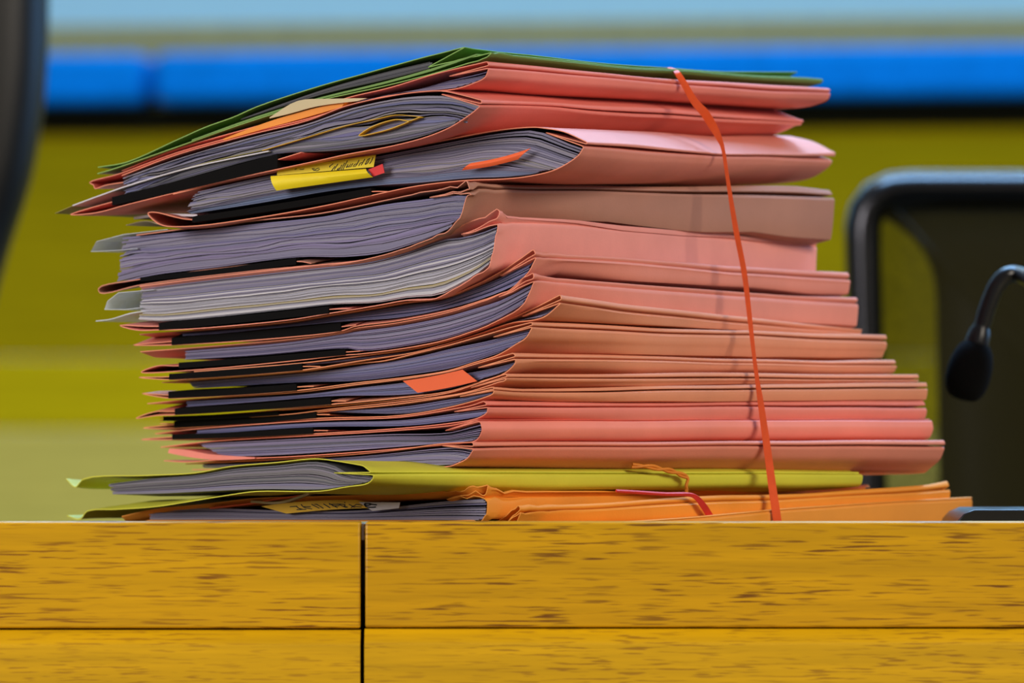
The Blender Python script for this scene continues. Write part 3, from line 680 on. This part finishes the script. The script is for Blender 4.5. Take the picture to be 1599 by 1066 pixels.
def strokes(P, parent, lines, off, width, mat, th=0.00012):
    mb = MB()
    for ln in lines:
        pts = catmull(ln, 3) if len(ln) > 2 else ln
        for a, b_ in zip(pts, pts[1:]):
            dx, dy = b_[0]-a[0], b_[1]-a[1]; l = sqrt(dx*dx+dy*dy) or 1; nx, ny = -dy/l*width/2, dx/l*width/2
            q = [(a[0]+nx, a[1]+ny), (b_[0]+nx, b_[1]+ny), (b_[0]-nx, b_[1]-ny), (a[0]-nx, a[1]-ny)]
            vs = [P.left(*p, off) for p in q]+[P.left(*p, off+th) for p in q]
            mb.add(vs, [(0,1,2,3),(7,6,5,4),(0,4,5,1),(1,5,6,2),(2,6,7,3),(3,7,4,0)])
    return mb.build('handwriting', M[mat], parent, smooth=False)
n1 = note(P2, 'sticky_note', [(437,264),(591,242),(587.5,261),(437,274)], -0.0030, 'note', 'upper yellow sticky note with dark handwriting, in the wide open folder')
H = lambda x, y: (400+x/6.6625, 220+y/6.6625)
strokes(P2, n1, [[H(*p) for p in ln] for ln in [
  [(1245,170),(1225,215),(1205,240)], [(1215,185),(1190,195),(1175,225),(1160,245),(1185,235),(1205,195)],
  [(1160,190),(1130,240),(1120,255)], [(1130,225),(1110,235),(1095,262)], [(1100,200),(1070,255),(1050,270)], [(1075,240),(1055,245),(1035,272)],
  [(1035,235),(1010,275)], [(1012,240),(990,280)], [(985,245),(965,280),(990,262)], [(980,205),(930,300)], [(950,230),(905,310)],
  [(920,250),(890,300),(870,300),(895,280)], [(880,240),(840,300)], [(850,265),(810,315)], [(830,240),(790,270),(800,275)],
  [(685,283),(660,290),(640,305),(625,310)], [(690,295),(660,312),(625,300),(610,292),(640,288)], [(530,293),(500,300),(480,296)], [(450,292),(430,300)]]], -0.00315, 1.0, 'ink')
note(P2, 'sticky_note', [(428.5,275.5),(577,264),(588,277),(437.5,298)], -0.0042, 'note', 'lower yellow sticky note, blank and curved, in the wide open folder', 0.0016)
note(P2, 'sticky_note', [(578.6,265),(601,256),(604,270),(586,276)], -0.0026, 'note_red', 'small red sticky note beside the yellow ones', 0.0)
note(P2, 'sticky_note', [(738,255),(832,231.5),(812,249),(724,266)], -0.0022, 'note_orange', 'slender orange sticky note curling out of the wide open folder', 0.001, curve=2.5)
note(P9, 'sticky_note', [(635,594.5),(728,577),(751,595),(658,613)], -0.0030, 'note_orange', 'square red-orange sticky note in the lower half of the stack', 0.0, curve=1.5)
PO3 = FOLD['O3']
n2 = note(PO3, 'paper_label', [(412,790),(560,780),(632,793),(452,801.5)], -0.0024, 'note_ochre', 'ochre paper slip with black block lettering just above the desk ledge', 0.0, curve=-3)
G_ = lambda x, y: (400+x/6.6625, 760+y/6.6625)
strokes(PO3, n2, [[G_(*p) for p in ln] for ln in [
  [(385,205),(460,200)], [(450,198),(480,222),(520,232)], [(455,235),(555,232)], [(500,180),(530,210),(615,228)], [(530,205),(600,205)],
  [(610,180),(690,220)], [(660,178),(735,222)], [(640,180),(670,180)], [(735,175),(805,218)], [(790,170),(880,215)], [(795,180),(900,180)], [(830,198),(900,195)],
  [(880,175),(960,210)], [(900,178),(960,185),(950,200),(985,210),(960,212)], [(950,160),(962,164)],
  [(1000,180),(1060,212)], [(1020,215),(1080,180)], [(1060,205),(1130,208)], [(1080,180),(1140,190)]]], -0.00262, 1.3, 'ink_black')
n3 = note(PO3, 'paper_label', [(566,783.5),(631,784),(629,793),(588,797.5)], -0.0031, 'white', 'small white label with one bold letter beside the ochre slip', 0.0)
strokes(PO3, n3, [[G_(*p) for p in ln] for ln in [[(1165,178),(1200,190),(1240,180),(1225,172),(1170,176),(1190,205),(1240,212),(1290,208)], [(1240,180),(1300,186)]]], -0.00332, 2.0, 'ink_black')
loose(PO3, 'paper_sheet', [(330,793),(400,785),(440,778),(480,773)], -0.0014, 0.15, 'note_orange', 'orange-red sheet between the yellow folder and the ochre slip', 'paper', 0.0008)
loose(PO3, 'paper_sheet', [(395,783),(440,784.5),(470,776),(486,770)], -0.0018, 0.12, 'cream', 'creased beige sheet above the ochre slip', 'paper', 0.0012)

# ------------------------------------------------------------------ rubber bands
def ribbon(name, pts, widths, mat, label, th=0.0011, sideways=Vector((1, 0, 0)), twist=None):
    mb = MB(); vs = []; fs = []; n = len(pts)
    for i, p in enumerate(pts):
        t = (pts[min(i+1, n-1)]-pts[max(i-1, 0)]).normalized()
        a = sideways-t*sideways.dot(t); a.normalize(); d = t.cross(a)
        if twist:
            c_, s_ = cos(twist[i]), sin(twist[i]); a, d = a*c_+d*s_, d*c_-a*s_
        w_ = widths[i]/2
        vs += [p+a*w_+d*th/2, p-a*w_+d*th/2, p-a*w_-d*th/2, p+a*w_-d*th/2]
    for i in range(n-1):
        for k in range(4): fs.append((i*4+k, i*4+(k+1) % 4, i*4+4+(k+1) % 4, i*4+4+k))
    fs += [(3, 2, 1, 0), tuple((n-1)*4+k for k in range(4))]
    mb.add(vs, fs); return tag(mb.build(name, M[mat], sharp=50), label, 'rubber band')
def smooth3(pts, k=5):
    xs = [Vector(p) for p in pts]; out = []
    xs = [xs[0]*2-xs[1]]+xs+[xs[-1]*2-xs[-2]]
    for i in range(1, len(xs)-2):
        p0, p1, p2, p3 = xs[i-1:i+3]
        for j in range(k):
            t = j/k; out.append(0.5*((2*p1)+(-p0+p2)*t+(2*p0-5*p1+4*p2-p3)*t*t+(-p0+3*p1-3*p2+p3)*t**3))
    out.append(xs[-2]); return out
pr = lambda px, py, dep: at(px, py, D0+dep)
band = [(1040,107.5,.186,8),(1048,108,.160,9),(1056,112.5,.140,9),(1066,127,.138,10),(1084.5,158.5,.138,12),(1100,176,.138,14),(1112.6,196,.139,13.5),(1123,216,.139,9),(1129.5,235,.139,5.5),
        (1136.6,282,.138,6),(1149,358,.136,8.5),(1162,425,.135,8.5),(1170,490,.132,7.5),(1177,552,.128,6),(1182,590,.126,6.5),(1188,630,.123,9.5),(1198,700,.118,11.5),(1206,760,.115,12.5),(1212,800,.113,13),(1216,826,.113,13)]
bp = [pr(x, y, d) for x, y, d, _ in band]
back = [bp[0]+PG.v*0.006+Vector((0, 0, -0.004)), bp[0]+PG.v*0.05+Vector((0, 0, -0.020)), bp[0]+PG.v*0.12+Vector((0, 0, -0.05))]
pts = smooth3(list(reversed(back))+bp, 6)
wid = [9, 9, 8]+[w_ for *_, w_ in band]
wd = []
for i in range(len(wid)-1): wd += [wid[i]+(wid[i+1]-wid[i])*j/6 for j in range(6)]
wd.append(wid[-1])
ribbon('rubber_band', pts, [x/F*3.13 for x in wd], 'rubber', 'long orange rubber band stretched down the right side of the stack', 0.0010)
PO2 = FOLD['O2']; PY = FOLD['Y']
rp = [(960,766,-.001),(990,768,-.0015),(1035,771,-.002),(1068,771.5,-.003),(1080,778,-.004),(1090,790,-.004),(1100,802,-.003),(1106,812,-.003),(1110,822,-.003)]
rw = [3, 4, 4, 5, 8, 10, 10, 8, 7]
pts = smooth3([PO2.right(*p) for p in rp], 4); wd = []
for i in range(len(rw)-1): wd += [rw[i]+(rw[i+1]-rw[i])*j/4 for j in range(4)]
wd.append(rw[-1])
ribbon('rubber_band', pts, [x/F*3.1 for x in wd], 'rubber_red', 'twisted red rubber band around the orange folders at the bottom', 0.0012, sideways=Vector((0.75, 0, 0.66)))
tp = [(985,727,-.001),(1005,728,-.0035),(1024,732,-.004),(1040,735,-.004),(1054,740,-.004),(1065,746,-.0045),(1064,756,-.004),(1066,766,-.003),(1068,776,-.002)]
pts = smooth3([PY.right(*p) for p in tp], 4)
mb = MB()
for s in (0, pi):
    q = []
    for i, p in enumerate(pts):
        a = i*0.55+s; q.append(p+Vector((0.3*cos(a), 0.2*sin(a), cos(a)))*0.0007)
    mb.tube(q, 0.0008, 7)
tag(mb.build('rubber_band', M['rubber_tan']), 'short tan twisted rubber band on the yellow folder', 'rubber band')

# ------------------------------------------------------------------ microphone with its console
mic = empty('microphone', at(1640, 838, 3.12), 'black gooseneck microphone with foam head at the right, on its console', 'microphone')
mic.location.z = Z_DESK
DM = 3.36
gp = [at(*p) for p in [(1523,545,DM),(1532,515,DM),(1543,478,DM),(1556,447,DM),(1572,430,DM),(1590,429,DM),(1612,440,3.34),(1640,480,3.31),(1668,560,3.26),(1690,680,3.19),(1705,797,3.12)]]
gp = smooth3(gp, 6)
mb = MB(); mb.tube(gp, [0.0042+0.0005*min(1, i/10) for i in range(len(gp))], 14); mb.build('gooseneck', M['plastic'], mic)
mb = MB(); a0, a1 = at(1508, 600, DM), at(1533, 508, DM)
mb.tube([a0+(a1-a0)*t for t in (0.35, 0.5, 0.55, 0.75, 0.9, 1.0)], [0.0052, 0.0068, 0.0072, 0.0066, 0.0058, 0.0044], 16); mb.build('capsule', M['plastic'], mic)
mb = MB(); ax = (a0-a1).normalized(); e0 = at(1527, 531, DM); pr_ = []; rr = []
for i in range(15):
    t = i/14; pr_.append(e0+ax*0.0345*(1-cos(pi*t))/2); rr.append(max(0.0004, 0.0128*sin(pi*t)**0.62*(0.86+0.22*t)))
mb.tube(pr_, rr, 22); mb.build('foam_windscreen', M['foam'], mic, sharp=80)
mb = MB(); c0 = at(1488, 812, 3.075); x0, x1 = c0.x, c0.x+0.16; zt = at(1600, 795.5, 3.075).z; y0, y1 = 3.075, 3.178
prof = [(x0, Z_DESK), (x0+0.002, zt-0.006), (x0+0.0055, zt-0.0022), (x0+0.011, zt), (x1-0.01, zt), (x1, zt-0.003), (x1, Z_DESK)]
vs = [(x, y0, z) for x, z in prof]+[(x, y1, z) for x, z in prof]; k = len(prof)
mb.add(vs, [tuple(range(k)), tuple(range(2*k-1, k-1, -1))]+[(i, i+k, (i+1) % k+k, (i+1) % k) for i in range(k)])
mb.build('console', M['plastic'], mic, bevel=0.0008)

# ------------------------------------------------------------------ chairs
def rounded_back(outline, y0, y1, rr):
    """outline (x,z) extruded in depth with a rolled edge"""
    outline = resample(list(outline)+[outline[0]], 121)[:-1]
    mb = MB(); n = len(outline); cx = sum(p[0] for p in outline)/n; cz = sum(p[1] for p in outline)/n
    rings = []
    ym = (y0+y1)/2; h = (y1-y0)/2
    for k in range(13):
        a = -pi/2+pi*k/12; yy = ym+h*sin(a); ins = rr*(1-cos(a))
        ring = []
        for i, (x, z) in enumerate(outline):
            xa, za = outline[i-1]; xb, zb = outline[(i+1) % n]; dx, dz_ = xb-xa, zb-za; l = sqrt(dx*dx+dz_*dz_) or 1
            ring.append((x-dz_/l*ins, yy, z+dx/l*ins))
        rings.append(ring)
    base = rings[0]
    for k_, dy in ((0.93, 0.004), (0.82, 0.009), (0.66, 0.0135), (0.4, 0.018), (0.12, 0.020)):
        rings.insert(0, [(cx+(x-cx)*k_, y0-dy, cz+(z-cz)*k_) for x, _, z in base])
    vs = [p for r in rings for p in r]; fs = []
    R_ = len(rings)-1
    for k in range(R_):
        for i in range(n): fs.append((k*n+i, k*n+(i+1) % n, (k+1)*n+(i+1) % n, (k+1)*n+i))
    fs.append(tuple(range(n))[::-1]); fs.append(tuple(R_*n+i for i in range(n)))
    mb.add(vs, fs); return mb
def round_poly(pts, rads, n=8):
    out = []; m_ = len(pts)
    for i in range(m_):
        p = Vector(pts[i]); a = (Vector(pts[i-1])-p); b_ = (Vector(pts[(i+1) % m_])-p); r = rads[i]
        if r <= 0: out.append(tuple(p)); continue
        s, e = p+a.normalized()*r, p+b_.normalized()*r
        for k in range(n+1):
            t = k/n; q = s*(1-t)**2+p*2*t*(1-t)+e*t*t; out.append((q.x, q.y))
    return out
def chair(xz, rads, y, label, dep=0.075, seat_z=0.47, cx=0.0, rr=0.032):
    root = empty('office_chair', (cx, y, 0), label, 'chair', 'black office chairs behind the desk')
    if xz:
        o = rounded_back(round_poly(xz, rads), y, y+dep, rr); o.build('backrest', M['leather'], root, sharp=60)
    s = rounded_back(round_poly([(cx-.25, seat_z-.09), (cx+.25, seat_z-.09), (cx+.25, seat_z), (cx-.25, seat_z)], [.03]*4), y-0.44, y+0.04, 0.02)
    s.build('seat', M['leather'], root, sharp=60)
    t = MB(); t.tube([(cx, y-0.2, 0.1), (cx, y-0.2, seat_z-0.09)], 0.03, 14); t.build('column', M['plastic'], root)
    t = MB(); t.tube([(cx, y+0.0, seat_z-0.08), (cx, y+dep+0.03, seat_z-0.05), (cx, y+dep+0.03, seat_z+0.15)], 0.022, 10); t.build('back_support', M['plastic'], root)
    for k in range(5):
        a = k*2*pi/5+0.3
        t = MB(); t.tube([(cx, y-0.2, 0.11), (cx+0.28*cos(a), y-0.2+0.28*sin(a), 0.075)], [0.025, 0.016], 8); t.build('base_leg', M['plastic'], root)
        t = MB(); q = (cx+0.28*cos(a), y-0.2+0.28*sin(a)); t.tube([(q[0]-0.012, q[1], 0.03), (q[0]+0.012, q[1], 0.03)], 0.03, 14); t.build('caster', M['plastic'], root)
    return root
DC = 4.15; kx = lambda px: (px-CX)/F*DC; kz = lambda py: ZC+(CY-py)/F*DC
def mat_mesh():
    m, nt, b = newmat('dark_mesh_fabric')
    b.inputs['Base Color'].default_value = srgb(44, 42, 14); b.inputs['Roughness'].default_value = 0.8; b.inputs['Specular IOR Level'].default_value = 0.1
    tr = nd(nt, 'ShaderNodeBsdfTransparent'); mx = nd(nt, 'ShaderNodeMixShader'); mx.inputs[0].default_value = 0.42
    n = noise_tex(nt, mapping(nt, (1, 1, 1)), 500, 2)
    r = ramp(nt, n.outputs['Fac'], [(0.4, (0.60, 0.60, 0.60, 1)), (0.6, (0.76, 0.76, 0.76, 1))])
    nt.links.new(r.outputs[0], mx.inputs[0])
    nt.links.new(tr.outputs[0], mx.inputs[1]); nt.links.new(b.outputs[0], mx.inputs[2])
    nt.links.new(mx.outputs[0], nt.nodes['Material Output'].inputs['Surface']); return m
M['mesh'] = mat_mesh()
M['gloss'] = mat_plain('glossy_black_frame', srgb(8, 9, 8), 0.27, 0.55)
xl, xr2, zb, zt2 = kx(1349), kx(1349)+0.40, 0.56, kz(292)
rt = chair(None, None, DC, 'black mesh-backed office chair at the right behind the microphone', cx=(xl+xr2)/2)
pth = round_poly([(xl+0.012, zb), (xr2-0.012, zb), (xr2+0.004, zt2), (xl, zt2)], [.035, .035, .04, .032], 8)
pth = resample(pth+[pth[0]], 140)
mb = MB(); vs = []; fs = []; nn = len(pth)-1
for i in range(nn):
    x, z = pth[i]; xa, za = pth[i-1 if i else nn-1]; xb, zb_ = pth[(i+1) % nn]; dx, dz_ = xb-xa, zb_-za; l = sqrt(dx*dx+dz_*dz_)
    for k in range(14):
        a = 2*pi*k/14; o_ = 0.0128*cos(a); vs.append((x+dz_/l*o_, DC+0.03+0.024*sin(a), z-dx/l*o_))
for i in range(nn):
    for k in range(14): fs.append((i*14+k, ((i+1) % nn)*14+k, ((i+1) % nn)*14+(k+1) % 14, i*14+(k+1) % 14))
mb.add(vs, fs); mb.build('back_frame', M['gloss'], rt, sharp=70)
mb = MB(); vs = []; fs = []
for j_ in range(9):
    for i in range(13):
        s_, t = i/12, j_/8; vs.append((xl+(xr2-xl)*s_, DC+0.03+0.014*sin(pi*s_)*sin(pi*t), zb+(zt2-zb)*t))
for j_ in range(8):
    for i in range(12): fs.append((j_*13+i, j_*13+i+1, j_*13+i+14, j_*13+i+13))
mb.add(vs, fs); mb.build('mesh_panel', M['mesh'], rt)
mb = rounded_back(round_poly([(kx(1485), 0.58), (xr2-0.03, 0.58), (xr2-0.03, kz(300)), (kx(1372), kz(300)), (kx(1376), kz(330)), (kx(1472), kz(372))], [.03, .03, .03, .01, .01, .04]), DC+0.062, DC+0.085, 0.01)
mb.build('back_shell', M['leather'], rt, sharp=60)
DL = 4.3; kx2 = lambda px: (px-CX)/F*DL; kz2 = lambda py: ZC+(CY-py)/F*DL
chair([(kx2(-30)-0.36, 0.60), (kx2(-60), 0.60)]+[(kx2(x), kz2(y)) for x, y in catmull([(-40,600),(-14,470),(14,370),(40,290),(56,210),(66,130),(70,40),(70,-80),(66,-180)], 4)]+[(kx2(50), kz2(-220)), (kx2(20), kz2(-245)), (kx2(-30)-0.36, kz2(-250))], [0]*60, DL,
      'black office chair cut off by the left edge of the frame', cx=kx2(-30)-0.2)

# ------------------------------------------------------------------ bench and wall far behind
DB = 7.0; kk = F/DB; bz = lambda py: ZC+(CY-py)/kk
bench = empty('bench', (0, DB, 0), 'blurred yellow oak bench with blue upholstered back in the background', 'bench')
bench.rotation_euler = (0, 0, -math.radians(9))
def bpart(name, mat, x0, x1, y0, y1, z0, z1, bev=0.004):
    b_ = MB(); b_.box(x0, x1, DB+y0, DB+y1, z0, z1); return b_.build(name, mat, bench, bevel=bev)
bpart('shadow_gap_strip', M['painted_gap_shade'], -3.2, 3.2, -0.012, 0.03, bz(203), bz(161))  # dark box in place of the shadow gap between cushion and panel
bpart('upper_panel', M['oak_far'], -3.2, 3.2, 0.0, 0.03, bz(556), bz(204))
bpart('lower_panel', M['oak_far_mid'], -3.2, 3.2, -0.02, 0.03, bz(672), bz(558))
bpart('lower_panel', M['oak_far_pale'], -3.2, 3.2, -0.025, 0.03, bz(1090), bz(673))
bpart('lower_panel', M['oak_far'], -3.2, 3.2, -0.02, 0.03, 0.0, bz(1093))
bpart('blue_cushion', M['blue_cloth'], -3.2, -0.424, -0.06, 0.02, bz(160), bz(82), 0.012)
bpart('blue_cushion', M['blue_cloth'], -0.412, 3.2, -0.06, 0.02, bz(160), bz(82), 0.012)
bpart('top_rail', M['beam'], -3.2, 3.2, 0.02, 0.10, bz(165), bz(30))
